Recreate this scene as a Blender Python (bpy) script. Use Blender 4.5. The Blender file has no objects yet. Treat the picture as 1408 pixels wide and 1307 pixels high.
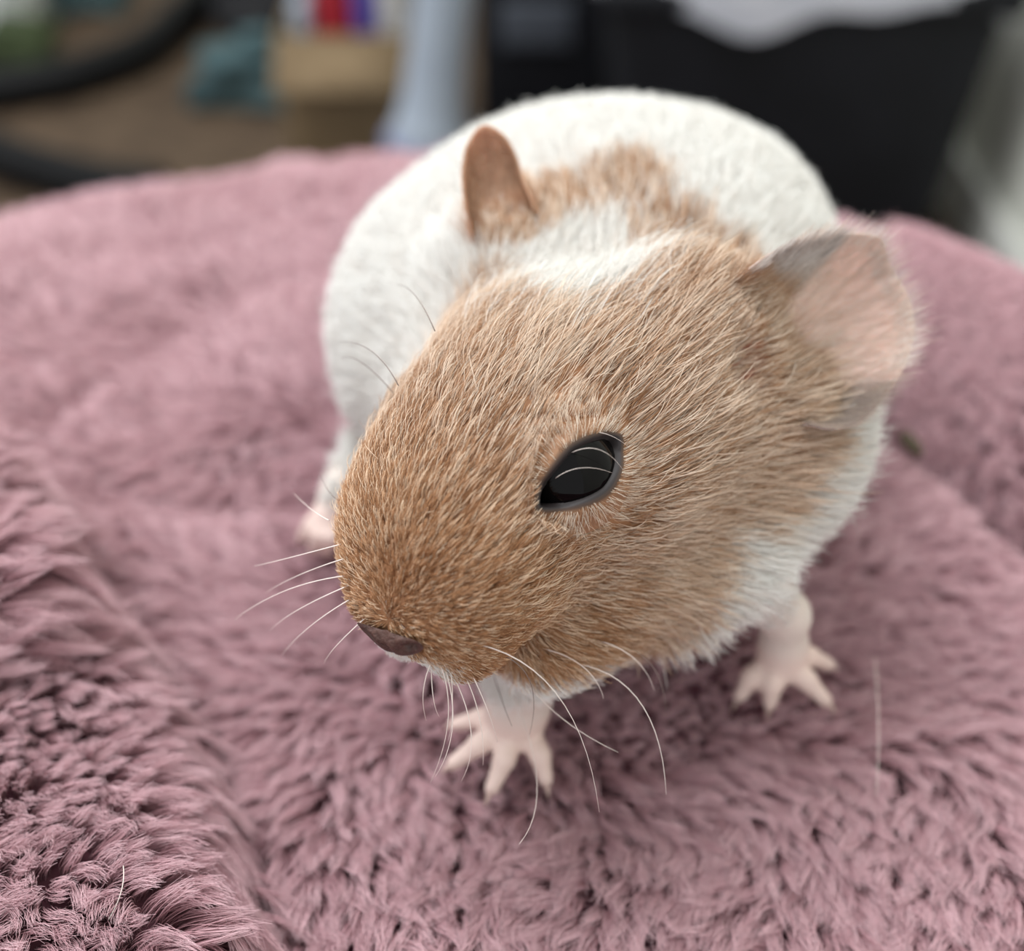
import bpy, math, random
import numpy as np
from mathutils import Vector, Matrix

FUR = True
PILE = True
rng = np.random.default_rng(7)
random.seed(7)
SC = bpy.context.scene
COL = SC.collection

# ------------------------------------------------------------------ camera
PITCH = math.radians(40.0)
CAM = np.array([0.0, 0.0, 0.17])
FPX = 1700.0
FW = np.array([0.0, math.cos(PITCH), -math.sin(PITCH)])
UP = np.array([0.0, math.sin(PITCH), math.cos(PITCH)])
RT = np.array([1.0, 0.0, 0.0])
cam = bpy.data.cameras.new('camera')
cam_ob = bpy.data.objects.new('camera', cam)
COL.objects.link(cam_ob)
cam_ob.location = CAM
cam_ob.rotation_euler = (math.pi / 2 - PITCH, 0, 0)
cam.sensor_width = 36.0
cam.lens = FPX / 1408 * 36.0
cam.clip_start = 0.005
cam.clip_end = 50
cam.dof.use_dof = True
cam.dof.focus_distance = 0.165
cam.dof.aperture_fstop = 8.2
SC.camera = cam_ob

# ------------------------------------------------------------------ light and exposure
SC.view_settings.view_transform = 'Standard'
SC.view_settings.look = 'None'
SC.view_settings.gamma = 1.0
SC.view_settings.use_curve_mapping = False
SC.view_settings.exposure = 0.92
world = bpy.data.worlds.new('world')
SC.world = world
world.use_nodes = True
bg = world.node_tree.nodes['Background']
bg.inputs['Color'].default_value = (0.95, 0.98, 1.0, 1)
bg.inputs['Strength'].default_value = 0.56
SC.cycles.max_bounces = 10
SC.cycles.diffuse_bounces = 5


def area_light(name, loc, target, size, power, color):
    d = bpy.data.lights.new(name, 'AREA')
    d.shape = 'RECTANGLE'
    d.size, d.size_y = size
    d.energy = power
    d.color = color
    o = bpy.data.objects.new(name, d)
    COL.objects.link(o)
    o.location = loc
    o.rotation_euler = (Vector(target) - Vector(loc)).to_track_quat('-Z', 'Y').to_euler()
    return o


area_light('ceiling_lamp', (-0.62, 0.55, 1.60), (0, 0.2, 0), (1.0, 1.0), 18, (0.965, 0.985, 1.0))


# ------------------------------------------------------------------ helpers
def pix(px, py, depth):
    px, py, depth = np.asarray(px, float), np.asarray(py, float), np.asarray(depth, float)
    a = ((px - 704) / FPX)[..., None]
    b = ((py - 653.5) / FPX)[..., None]
    return CAM + depth[..., None] * (FW + a * RT - b * UP)


def pixz(px, py, z):
    px, py = np.asarray(px, float), np.asarray(py, float)
    d = FW + ((px - 704) / FPX)[..., None] * RT - ((py - 653.5) / FPX)[..., None] * UP
    return CAM + d * ((z - CAM[2]) / d[..., 2])[..., None]


def norm(v):
    v = np.asarray(v, float)
    return v / np.maximum(np.linalg.norm(v, axis=-1, keepdims=True), 1e-12)


def lin(r, g, b):
    c = np.array([r, g, b]) / 255.0
    return np.where(c <= 0.04045, c / 12.92, ((c + 0.055) / 1.055) ** 2.4)


def smooth(e0, e1, x):
    t = np.clip((x - e0) / (e1 - e0), 0, 1)
    return t * t * (3 - 2 * t)


def material(name, color=(0.8, 0.8, 0.8), rough=0.6, attr=None, noise=None, spec=0.3, sheen=0.0, bump=0.0,
             noise_scale=60.0, metal=0.0):
    m = bpy.data.materials.new(name)
    m.use_nodes = True
    nt = m.node_tree
    b = nt.nodes['Principled BSDF']
    b.inputs['Roughness'].default_value = rough
    b.inputs['Specular IOR Level'].default_value = spec
    b.inputs['Metallic'].default_value = metal
    if sheen:
        b.inputs['Sheen Weight'].default_value = sheen
    b.inputs['Base Color'].default_value = (*color, 1)
    if attr:
        a = nt.nodes.new('ShaderNodeAttribute')
        a.attribute_name = attr
        nt.links.new(a.outputs['Color'], b.inputs['Base Color'])
    elif noise is not None:
        tc = nt.nodes.new('ShaderNodeTexCoord')
        n = nt.nodes.new('ShaderNodeTexNoise')
        n.inputs['Scale'].default_value = noise_scale
        n.inputs['Detail'].default_value = 6
        r = nt.nodes.new('ShaderNodeValToRGB')
        r.color_ramp.elements[0].position = 0.35
        r.color_ramp.elements[1].position = 0.65
        r.color_ramp.elements[0].color = (*color, 1)
        r.color_ramp.elements[1].color = (*noise, 1)
        nt.links.new(tc.outputs['Object'], n.inputs['Vector'])
        nt.links.new(n.outputs['Fac'], r.inputs['Fac'])
        nt.links.new(r.outputs['Color'], b.inputs['Base Color'])
        if bump:
            bp = nt.nodes.new('ShaderNodeBump')
            bp.inputs['Strength'].default_value = bump
            bp.inputs['Distance'].default_value = 0.002
            nt.links.new(n.outputs['Fac'], bp.inputs['Height'])
            nt.links.new(bp.outputs['Normal'], b.inputs['Normal'])
    return m


def empty(name, loc, **props):
    o = bpy.data.objects.new(name, None)
    COL.objects.link(o)
    o.location = loc
    o.empty_display_size = 0.02
    for k, v in props.items():
        o[k] = v
    return o


def mesh_obj(name, verts, faces, mat, parent=None, smooth_shade=True, **props):
    me = bpy.data.meshes.new(name)
    verts = np.asarray(verts, float)
    off = np.array(parent_world(parent)) if parent is not None else np.zeros(3)
    me.from_pydata((verts - off).tolist(), [], [list(map(int, f)) for f in faces])
    me.update()
    if smooth_shade:
        me.polygons.foreach_set('use_smooth', [True] * len(me.polygons))
    o = bpy.data.objects.new(name, me)
    COL.objects.link(o)
    if mat:
        me.materials.append(mat)
    if parent is not None:
        o.parent = parent
    for k, v in props.items():
        o[k] = v
    return o


def parent_world(o):
    p = Vector((0, 0, 0))
    while o is not None:
        p = p + Vector(o.location)
        o = o.parent
    return p


def curves_obj(name, pts, radius, color, mat, parent, **props):
    """pts (N,K,3) world, radius (N,K), color (N,K,3) linear"""
    N, K = pts.shape[:2]
    cu = bpy.data.hair_curves.new(name)
    cu.add_curves([K] * N)
    off = np.array(parent_world(parent))
    cu.attributes['position'].data.foreach_set('vector', (pts - off).astype(np.float32).ravel())
    ra = cu.attributes.get('radius') or cu.attributes.new('radius', 'FLOAT', 'POINT')
    ra.data.foreach_set('value', np.ascontiguousarray(radius, dtype=np.float32).ravel())
    ca = cu.attributes.new('tint', 'FLOAT_COLOR', 'POINT')
    c4 = np.ones((N, K, 4), np.float32)
    c4[..., :3] = color
    ca.data.foreach_set('color', c4.ravel())
    cu.materials.append(mat)
    o = bpy.data.objects.new(name, cu)
    COL.objects.link(o)
    o.parent = parent
    o['kind'] = 'stuff'
    for k, v in props.items():
        o[k] = v
    return o


def tube(path, radii, sides=10, caps=True):
    path = np.asarray(path, float)
    n = len(path)
    radii = np.broadcast_to(np.asarray(radii, float), (n,))
    T = norm(np.gradient(path, axis=0))
    ref = np.array([0, 0, 1.0]) if abs(T[0][2]) < 0.9 else np.array([1.0, 0, 0])
    A = norm(np.cross(T[0], ref))
    V = []
    for i in range(n):
        A = norm(A - T[i] * np.dot(A, T[i]))
        B = np.cross(T[i], A)
        for k in range(sides):
            a = 2 * math.pi * k / sides
            V.append(path[i] + radii[i] * (math.cos(a) * A + math.sin(a) * B))
    F = []
    for i in range(n - 1):
        for k in range(sides):
            k2 = (k + 1) % sides
            F.append((i * sides + k, i * sides + k2, (i + 1) * sides + k2, (i + 1) * sides + k))
    if caps:
        F.append(tuple(range(sides))[::-1])
        F.append(tuple((n - 1) * sides + k for k in range(sides)))
    return V, F


def bezier(p0, p1, p2, n):
    t = np.linspace(0, 1, n)[:, None]
    return (1 - t) ** 2 * np.asarray(p0) + 2 * t * (1 - t) * np.asarray(p1) + t * t * np.asarray(p2)


# value noise in 2D / 3D (vectorised)
_tab = np.random.default_rng(3).random(4096)


def vnoise(p, scale, seed=0):
    p = np.asarray(p, float) * scale + seed * 17.3
    i = np.floor(p).astype(int)
    f = p - i
    f = f * f * (3 - 2 * f)
    out = 0
    D = p.shape[-1]
    for c in range(2 ** D):
        w = 1
        h = np.full(p.shape[:-1], seed * 911)
        for d in range(D):
            b = (c >> d) & 1
            w = w * (f[..., d] if b else 1 - f[..., d])
            h = h * 1103 + (i[..., d] + b) * (374761 + 66827 * d)
            h = (h ^ (h >> 7)) & 0xFFFFFF
        out = out + w * _tab[(h * 2654435 >> 5) & 4095]
    return out * 2 - 1
# ------------------------------------------------------------------ room
FLOOR = -0.45
def box_verts(x0, x1, y0, y1, z0, z1):
    return ([(x0, y0, z0), (x1, y0, z0), (x1, y1, z0), (x0, y1, z0), (x0, y0, z1), (x1, y0, z1), (x1, y1, z1), (x0, y1, z1)],
            [(0, 3, 2, 1), (4, 5, 6, 7), (0, 1, 5, 4), (1, 2, 6, 5), (2, 3, 7, 6), (3, 0, 4, 7)])


def rounded_box(name, x0, x1, y0, y1, z0, z1, mat, parent=None, bev=.01, taper=0.0, rot=0.0, wob=0.0, **props):
    """a bevelled, subdivided box; taper > 0 narrows the foot; wob crumples the faces"""
    cx, cy = (x0 + x1) / 2, (y0 + y1) / 2
    import bmesh
    bm = bmesh.new()
    v, f = box_verts(x0 - cx, x1 - cx, y0 - cy, y1 - cy, z0, z1)
    vs = [bm.verts.new(q) for q in v]
    for q in f:
        bm.faces.new([vs[i] for i in q])
    if wob:
        bmesh.ops.subdivide_edges(bm, edges=bm.edges[:], cuts=5, use_grid_fill=True)
    else:
        bmesh.ops.bevel(bm, geom=bm.edges[:], offset=bev, segments=3, affect='EDGES', profile=.6)
    ca, sa = math.cos(rot), math.sin(rot)
    V = []
    for q in bm.verts:
        k = 1 - taper * (z1 - q.co.z) / (z1 - z0)
        x, y, z = q.co.x * k, q.co.y * k, q.co.z
        if wob:
            d = vnoise(np.array([[x, y, z], [x + 7, y, z], [x, y + 9, z]]), 9.0 / max(x1 - x0, .05) * .35, 4) * wob
            x, y, z = x + d[0], y + d[1], max(z0, z + d[2] * .7)
        V.append((cx + ca * x - sa * y, cy + sa * x + ca * y, z))
    bm.verts.index_update()
    F = [[w.index for w in q.verts] for q in bm.faces]
    bm.free()
    return mesh_obj(name, V, F, mat, parent, **props)


def thing(name, loc, label, category, **kw):
    return empty(name, loc, label=label, category=category, **kw)


floor_mat = material('brown_floor', color=lin(72, 59, 48), rough=.8, noise=lin(96, 80, 65), noise_scale=30, bump=.3, spec=.15)
v, f = box_verts(-1.6, .46, -.6, 2.6, FLOOR - .03, FLOOR)
mesh_obj('floor', v, f, floor_mat, None, False, kind='structure')
wall_mat = material('wall_paint', color=lin(222, 223, 213), rough=.85, noise=lin(228, 229, 219), noise_scale=6, spec=.1)
v, f = box_verts(.46, .52, -.6, 2.6, FLOOR - .03, 1.9)
mesh_obj('wall_right', v, f, wall_mat, None, False, kind='structure')
v, f = box_verts(-1.6, .46, 2.6, 2.66, FLOOR - .03, 1.9)
mesh_obj('wall_back', v, f, wall_mat, None, False, kind='structure')
trim_mat = material('white_trim', color=lin(214, 214, 208), rough=.5)
rounded_box('baseboard_right', .446, .459, -.55, 2.58, FLOOR + .0005, FLOOR + .07, trim_mat, None, .004, kind='structure')


def at(px, py, y):
    """point on the vertical plane at distance y that the photograph shows at (px, py)"""
    d = FW + (px - 704) / FPX * RT - (py - 653.5) / FPX * UP
    return CAM + d * (y / d[1])


# black bin with a pale liner over its rim
black = material('black_plastic', color=lin(15, 16, 21), rough=.6, noise=lin(21, 22, 28), noise_scale=14, spec=.25)
bin_ = thing('waste_bin', (.245, 1.10, FLOOR), 'tall black waste bin with a pale grey liner folded over its rim, by the wall', 'bin')
rounded_box('bin_body', .080, .410, 1.00, 1.24, FLOOR + .001, -.165, black, bin_, .03, taper=.16)
rounded_box('rim', .074, .416, .994, 1.246, -.190, -.160, black, bin_, .012)
liner = material('liner_film', color=lin(196, 196, 204), rough=.45, noise=lin(178, 180, 190), noise_scale=20, spec=.4)
NL_ = 72
V, F = [], []
for k, (zz, grow_) in enumerate(((-.112, .92), (-.140, 1.02), (-.154, 1.055), (-.168, 1.065), (-.186, 1.07))):
    for i in range(NL_):
        a = 2 * math.pi * i / NL_
        c_, s_ = math.cos(a), math.sin(a)
        q = (abs(c_) ** 5 + abs(s_) ** 5) ** (-1 / 5)
        wv = .010 * math.sin(a * 5 + 1.3) + .006 * math.sin(a * 11)
        V.append((.245 + .165 * q * c_ * grow_, 1.12 + .120 * q * s_ * grow_, zz + (wv if k in (0, 4) else 0) + (.018 if k == 4 and c_ > .8 else 0)))
for k in range(4):
    for i in range(NL_):
        F.append((k * NL_ + i, k * NL_ + (i + 1) % NL_, (k + 1) * NL_ + (i + 1) % NL_, (k + 1) * NL_ + i))
mesh_obj('liner', V, F, liner, bin_, label='pale grey liner')

# black case left of the bin, with a dull grey panel
grey_panel = material('dull_grey', color=lin(74, 78, 86), rough=.5)
case = thing('storage_case', (.0, 1.30, FLOOR), 'low black storage case with a dull grey panel, left of the bin', 'case')
rounded_box('case_body', -.036, .150, 1.26, 1.50, FLOOR + .001, -.215, black, case, .02)
rounded_box('panel', -.012, .062, 1.252, 1.266, -.31, -.265, grey_panel, case, .004)
rounded_box('lid', -.040, .154, 1.255, 1.506, -.214, -.19, black, case, .008)
tan = material('tan_card', color=lin(120, 112, 96), rough=.8, noise=lin(104, 96, 82), noise_scale=40)
pack = thing('card_packet', (.045, 1.09, FLOOR), 'small beige packet lying in front of the black case', 'packet')
rounded_box('packet_body', .020, .075, 1.05, 1.11, FLOOR + .001, FLOOR + .035, tan, pack, .006, rot=.3)
rounded_box('flap', .024, .071, 1.052, 1.108, FLOOR + .0355, FLOOR + .038, tan, pack, .001, rot=.3)

# pale blue-grey table leg with a flared foot
leg_mat = material('pale_grey_enamel', color=lin(168, 178, 190), rough=.4, noise=lin(156, 166, 180), noise_scale=12)
tl_ = thing('table_leg', (-.08, 1.08, FLOOR), 'pale blue-grey upright table leg with a flared foot', 'table leg')
p0, p1 = at(588, 205, 1.08), at(612, -40, 1.08)
p1b = p1 + (p1 - p0) * .6
path = [p0 + (p1b - p0) * t for t in (0, .1, .2, .35, .6, 1.0)]
mesh_obj('post', *tube(path, [.042, .033, .028, .026, .025, .025], 24), leg_mat, tl_)
fx = np.array([p0[0], p0[1], 0])
mesh_obj('foot', *tube([(fx[0] - .01, fx[1], FLOOR + .001), (fx[0] - .01, fx[1], FLOOR + .02), (fx[0] - .006, fx[1], FLOOR + .06), tuple(p0)],
                       [.066, .065, .050, .041], 24), leg_mat, tl_)
collar_mat = material('lilac_plastic', color=lin(120, 124, 156), rough=.5)
mesh_obj('collar', *tube([p0 + (p1b - p0) * .02, p0 + (p1b - p0) * .05], [.043, .040], 24), collar_mat, tl_)

# kraft carton with bright packets standing in it
kraft = material('kraft_card', color=lin(132, 113, 88), rough=.85, noise=lin(116, 98, 75), noise_scale=50, spec=.1)
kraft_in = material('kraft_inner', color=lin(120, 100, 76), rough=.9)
box_ = thing('carton', (-.168, 1.29, FLOOR), 'open brown kraft carton standing beside the pale table leg', 'carton')
bx0, bx1, by0, by1, bz = -.236, -.100, 1.22, 1.36, -.285
for nm, a in (('panel', (bx0, bx1, by0, by0 + .004)), ('panel', (bx0, bx1, by1 - .004, by1)),
              ('panel', (bx0, bx0 + .004, by0 + .005, by1 - .005)), ('panel', (bx1 - .004, bx1, by0 + .005, by1 - .005))):
    rounded_box(nm, *a, FLOOR + .001, bz, kraft, box_, .001)
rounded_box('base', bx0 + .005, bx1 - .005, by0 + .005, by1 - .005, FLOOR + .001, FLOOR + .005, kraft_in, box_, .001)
V, F = box_verts(bx0, bx1, -.05, 0, -.002, .002)
fl = [(x, by0 + y * .9, bz + y * .8 + z) for x, y, z in V]
mesh_obj('flap', fl, F, kraft, box_)


def packet(name, x, w, y, d, z1, mat, label, cat, lean=0.0, strip=None):
    t = thing(name, (x, y, FLOOR + .006), label, cat)
    rounded_box('pouch', x - w / 2, x + w / 2, y - d / 2, y + d / 2, FLOOR + .006, z1, mat, t, .008, rot=lean)
    rounded_box('seal', x - w / 2 * .96, x + w / 2 * .96, y - .003, y + .003, z1 + .0005, z1 + .014, strip or mat, t, .001, rot=lean)
    return t


red = material('red_film', color=lin(150, 20, 36), rough=.5, spec=.5)
violet = material('violet_film', color=lin(84, 72, 150), rough=.35, spec=.5)
cream = material('cream_film', color=lin(190, 188, 186), rough=.4, spec=.4)
packet('red_packet', -.182, .038, 1.275, .05, -.235, red, 'shiny red packet standing up in the kraft carton', 'packet')
packet('violet_packet', -.149, .024, 1.275, .05, -.240, violet, 'narrow violet packet between the red one and the cream one', 'packet')
packet('cream_packet', -.121, .026, 1.275, .05, -.238, cream, 'cream packet in the right end of the kraft carton', 'packet')
packet('grey_packet', -.214, .018, 1.275, .05, -.262, leg_mat, 'thin pale grey packet in the left end of the kraft carton', 'packet')

# teal cloth bundles on the floor
teal = material('teal_cloth', color=lin(66, 86, 90), rough=.9, noise=lin(88, 110, 113), noise_scale=12, spec=.1)
for x, y, w, d, h, lab, kn in ((-.305, 1.46, .150, .10, .062, 'teal cloth bundle lying beside the kraft carton', 0),
                               (-.60, 1.78, .110, .09, .080, 'smaller teal cloth bundle farther back by the black hose', 1)):
    b = thing('cloth_bundle', (x, y, FLOOR), lab, 'cloth', group='teal cloth bundles')
    rounded_box('fold', x - w / 2, x + w / 2, y - d / 2, y + d / 2, FLOOR + .001, FLOOR + h * .6, teal, b, wob=.012)
    rounded_box('fold', x - w * .4, x + w * .36, y - d * .4, y + d * .4, FLOOR + h * .6 - .002, FLOOR + h, teal, b, wob=.010, rot=.4)
    rounded_box('knot', x - .016, x + .016, y - .02, y + .016, FLOOR + h - .003, FLOOR + h + .02, teal, b, wob=.005, rot=.7)
dark = material('dark_cloth', color=lin(44, 44, 46), rough=.9, noise=lin(58, 58, 60), noise_scale=10)
b = thing('dark_bag', (-.28, 1.74, FLOOR), 'dark grey fabric bag behind the teal cloth bundle', 'bag')
rounded_box('bag_body', -.40, -.16, 1.66, 1.82, FLOOR + .001, FLOOR + .12, dark, b, wob=.02)
mesh_obj('handle', *tube(bezier((-.36, 1.74, FLOOR + .11), (-.28, 1.74, FLOOR + .20), (-.20, 1.74, FLOOR + .11), 14), .008, 8), dark, b)

# pale bag and green leafy bit at the far left
pale = material('pale_bag', color=lin(206, 210, 206), rough=.6)
b = thing('pale_bag', (-.70, 1.66, FLOOR), 'pale crumpled bag at the far left of the floor', 'bag')
rounded_box('bag_body', -.77, -.625, 1.60, 1.72, FLOOR + .001, FLOOR + .12, pale, b, wob=.02)
rounded_box('bag_neck', -.73, -.66, 1.63, 1.69, FLOOR + .118, FLOOR + .16, pale, b, wob=.012)
olive = material('olive_cloth', color=lin(56, 66, 42), rough=.9, noise=lin(72, 82, 54), noise_scale=20)
b = thing('olive_pouch', (-.62, 1.55, FLOOR), 'small olive green pouch in front of the pale bag', 'pouch')
rounded_box('pouch_body', -.66, -.585, 1.515, 1.585, FLOOR + .001, FLOOR + .05, olive, b, wob=.01)
rounded_box('pouch_flap', -.65, -.595, 1.525, 1.575, FLOOR + .049, FLOOR + .062, olive, b, wob=.004)

# black vacuum hose looping over the floor
hose_mat = material('black_hose', color=lin(9, 9, 11), rough=.55, spec=.2)


def catmull(P, n=14):
    P = np.asarray(P, float)
    Q = np.vstack([2 * P[0] - P[1], P, 2 * P[-1] - P[-2]])
    out = []
    for i in range(1, len(Q) - 2):
        for t in np.linspace(0, 1, n, endpoint=False):
            out.append(.5 * ((2 * Q[i]) + (-Q[i - 1] + Q[i + 1]) * t + (2 * Q[i - 1] - 5 * Q[i] + 4 * Q[i + 1] - Q[i + 2]) * t * t
                             + (-Q[i - 1] + 3 * Q[i] - 3 * Q[i + 1] + Q[i + 2]) * t ** 3))
    out.append(P[-1])
    return np.array(out)


hz = FLOOR + .027
cpts = [pixz(q[0], q[1], hz) for q in ((330, -60), (262, 8), (205, 62), (120, 98), (20, 118), (-110, 135))]
cpts += [cpts[-1] + np.array([-.10, -.09, 0]), cpts[-1] + np.array([-.08, -.20, 0])]
cpts += [pixz(q[0], q[1], hz) for q in ((-60, 205), (40, 228), (130, 252), (210, 262))]
hp = catmull(cpts, 22)
hose = thing('vacuum_hose', (hp[0][0], hp[0][1], FLOOR), 'thick black vacuum hose looped across the brown floor', 'hose')
ribs = .0235 + .0013 * (np.arange(len(hp)) % 2)
mesh_obj('tube', *tube(hp, ribs, 16), hose_mat, hose)
mesh_obj('cuff', *tube([hp[-1] - (hp[-1] - hp[-2]) * .5, hp[-1] + (hp[-1] - hp[-2]) * 3], [.026, .026], 18), hose_mat, hose)
# ------------------------------------------------------------------ guinea pig: body surface
NOSE = pix(499, 852, 0.1620)
CROWN = pix(830, 390, 0.187)
hf = norm(NOSE - CROWN)
hl = norm(np.cross([0, 0, 1.0], hf))
hu = np.cross(hf, hl)
ROLL = math.radians(15)          # the head is cocked: its left side is turned up
hl, hu = hl * math.cos(ROLL) + hu * math.sin(ROLL), hu * math.cos(ROLL) - hl * math.sin(ROLL)


def head_local(p):
    d = p - NOSE
    return -(d @ hf), d @ hl, d @ hu


def head_world(t, s, v):
    t, s, v = (np.asarray(q, float)[..., None] for q in (t, s, v))
    return NOSE - t * hf + s * hl + v * hu


def crom(x, y, n=160):
    """monotone-ish smooth resample of a profile"""
    x, y = np.asarray(x, float), np.asarray(y, float)
    m = np.gradient(y, x)
    xs = np.linspace(x[0], x[-1], n)
    i = np.clip(np.searchsorted(x, xs) - 1, 0, len(x) - 2)
    h = x[i + 1] - x[i]
    t = (xs - x[i]) / h
    ys = ((2 * t ** 3 - 3 * t ** 2 + 1) * y[i] + (t ** 3 - 2 * t ** 2 + t) * h * m[i]
          + (-2 * t ** 3 + 3 * t ** 2) * y[i + 1] + (t ** 3 - t ** 2) * h * m[i + 1])
    return xs, ys


HT = [0, .0015, .004, .008, .013, .020, .030, .040, .050, .058, .066, .076]
HTOP = [-.0035, .0000, .0030, .0065, .0092, .0112, .0118, .0108, .0080, .0040, -.002, -.010]
HBOT = [-.0065, -.0095, -.0122, -.0150, -.0180, -.0222, -.0262, -.0285, -.0300, -.0305, -.0300, -.0290]
HWID = [.0036, .0078, .0106, .0132, .0150, .0161, .0172, .0196, .0212, .0208, .0190, .0150]
HMID = [.0030, .0028, .0024, .0018, .0010, .0002, 0, 0, 0, 0, 0, 0]   # the muzzle turns a little to one side
BY = [.128, .136, .150, .170, .190, .210, .230, .250, .265, .274]
BCX = [.021, .021, .0195, .018, .0175, .0180, .0200, .0220, .023, .023]
BW = [.010, .018, .027, .0370, .0435, .0455, .044, .038, .027, .012]
BTOP = [.040, .047, .055, .064, .0708, .0728, .070, .060, .046, .031]
BBOT = [.028, .024, .0195, .011, .004, .003, .003, .004, .008, .018]


def section_sdf(a, s, v, xs, wid, top, bot, pw=2.2):
    w = np.interp(a, *crom(xs, wid))
    tp = np.interp(a, *crom(xs, top))
    bt = np.interp(a, *crom(xs, bot))
    c, h = (tp + bt) / 2, (tp - bt) / 2
    r = (np.abs(s / w) ** pw + np.abs((v - c) / h) ** pw) ** (1 / pw)
    d = (r - 1) * np.minimum(w, h)
    over = np.maximum(np.maximum(xs[0] - a, a - xs[-1]), 0)
    return np.maximum(d, over) if False else np.where(over > 0, np.sqrt(np.maximum(d, 0) ** 2 + over ** 2), d)


def smin(a, b, k):
    h = np.clip(0.5 + 0.5 * (b - a) / k, 0, 1)
    return b + (a - b) * h - k * h * (1 - h)


def ellipsoid(p, c, r, R=None):
    q = p - c
    if R is not None:
        q = q @ R
    k0 = np.linalg.norm(q / r, axis=-1)
    k1 = np.linalg.norm(q / (np.asarray(r) ** 2), axis=-1)
    return k0 * (k0 - 1) / np.maximum(k1, 1e-9)


def capsule(p, a, b, ra, rb):
    ab = b - a
    t = np.clip(((p - a) @ ab) / (ab @ ab), 0, 1)
    return np.linalg.norm(p - a - t[..., None] * ab, axis=-1) - (ra + (rb - ra) * t)


EYE_L = head_world(.0309, .0135, -.0014)
EYE_R = head_world(.0309, -.0135, -.0014)
EAX = norm(hl * .86 + hu * .46 + hf * .15)
EAXR = norm(-hl * .86 + hu * .46 + hf * .15)
EYE_BALL = .0069


def eye_axes(sg):
    """tangent vectors (metres) of the lid opening: towards the outer corner, and across"""
    E, A = EYE_L, EAX
    view = norm(E - CAM)
    out = []
    for dx, dy in ((47, -41), (22, 25)):
        w = (dx * RT - dy * UP) * (((E - CAM) @ FW) / FPX)
        w = w - view * (w @ A) / (view @ A)
        out.append(np.array([w @ hf, (w @ hl) * sg, w @ hu]))
    if sg < 0:
        out[1] = out[1]
    return [o[0] * hf + o[1] * hl + o[2] * hu for o in out]


EYE_LA, EYE_SA = eye_axes(1)
EYE_LAR, EYE_SAR = eye_axes(-1)
EYES = ((EYE_L, EAX, EYE_LA, EYE_SA), (EYE_R, EAXR, EYE_LAR, EYE_SAR))

# toes: (base pixel, tip pixel) on the plush plane
def chain(pts):
    return np.array([pixz(x, y, z) for x, y, z in pts])


LIMBS = []   # (polyline, radii, blend)
fa = chain([(735, 850, .034), (722, 920, .020), (712, 970, .0095), (706, 998, .0058)])
LIMBS.append((fa, [.0080, .0050, .0043, .0040], .005))
TOES_A = [chain([(694, 985, .0060), (662, 988, .0052), (626, 996, .0016)]),
          chain([(692, 1000, .0058), (660, 1022, .0050), (622, 1050, .0012)]),
          chain([(706, 1008, .0056), (694, 1042, .0048), (676, 1084, .0010)]),
          chain([(722, 1003, .0056), (742, 1036, .0046), (750, 1072, .0010)])]
fb = chain([(1026, 792, .034), (1078, 845, .018), (1077, 890, .0090), (1074, 912, .0058)])
LIMBS.append((fb, [.0060, .0034, .0033, .0035], .005))
TOES_B = [chain([(1086, 900, .0060), (1112, 902, .0052), (1140, 914, .0016)]),
          chain([(1084, 912, .0058), (1108, 934, .0050), (1136, 964, .0012)]),
          chain([(1070, 918, .0056), (1062, 940, .0048), (1058, 968, .0010)]),
          chain([(1058, 910, .0056), (1034, 930, .0046), (1018, 956, .0010)])]
fc = chain([(515, 610, .016), (482, 672, .010), (452, 712, .0060)])
LIMBS.append((fc, [.0045, .0042, .0036], .005))
TOES_C = [chain([(444, 712, .0058), (430, 722, .0046), (416, 738, .0012)]),
          chain([(450, 716, .0058), (441, 734, .0046), (432, 752, .0010)]),
          chain([(458, 718, .0058), (456, 738, .0046), (450, 756, .0010)])]
fd = np.array([[.044, .215, .020], [.047, .206, .010], [.048, .198, .0055]])
LIMBS.append((fd, [.012, .0062, .0042], .006))
TOES_D = [np.array([[.048, .198, .0055], [.0480 + dx, .188, .0045], [.0480 + dx * 1.6, .180, .0012]])
          for dx in (-.004, .0005, .005)]

EAR_CANAL = pix(1048, 508, .1745)
H0 = np.array([-.060, .080, -.004])
HSTEP = .0009
DIM = (150, 226, 106)


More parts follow.
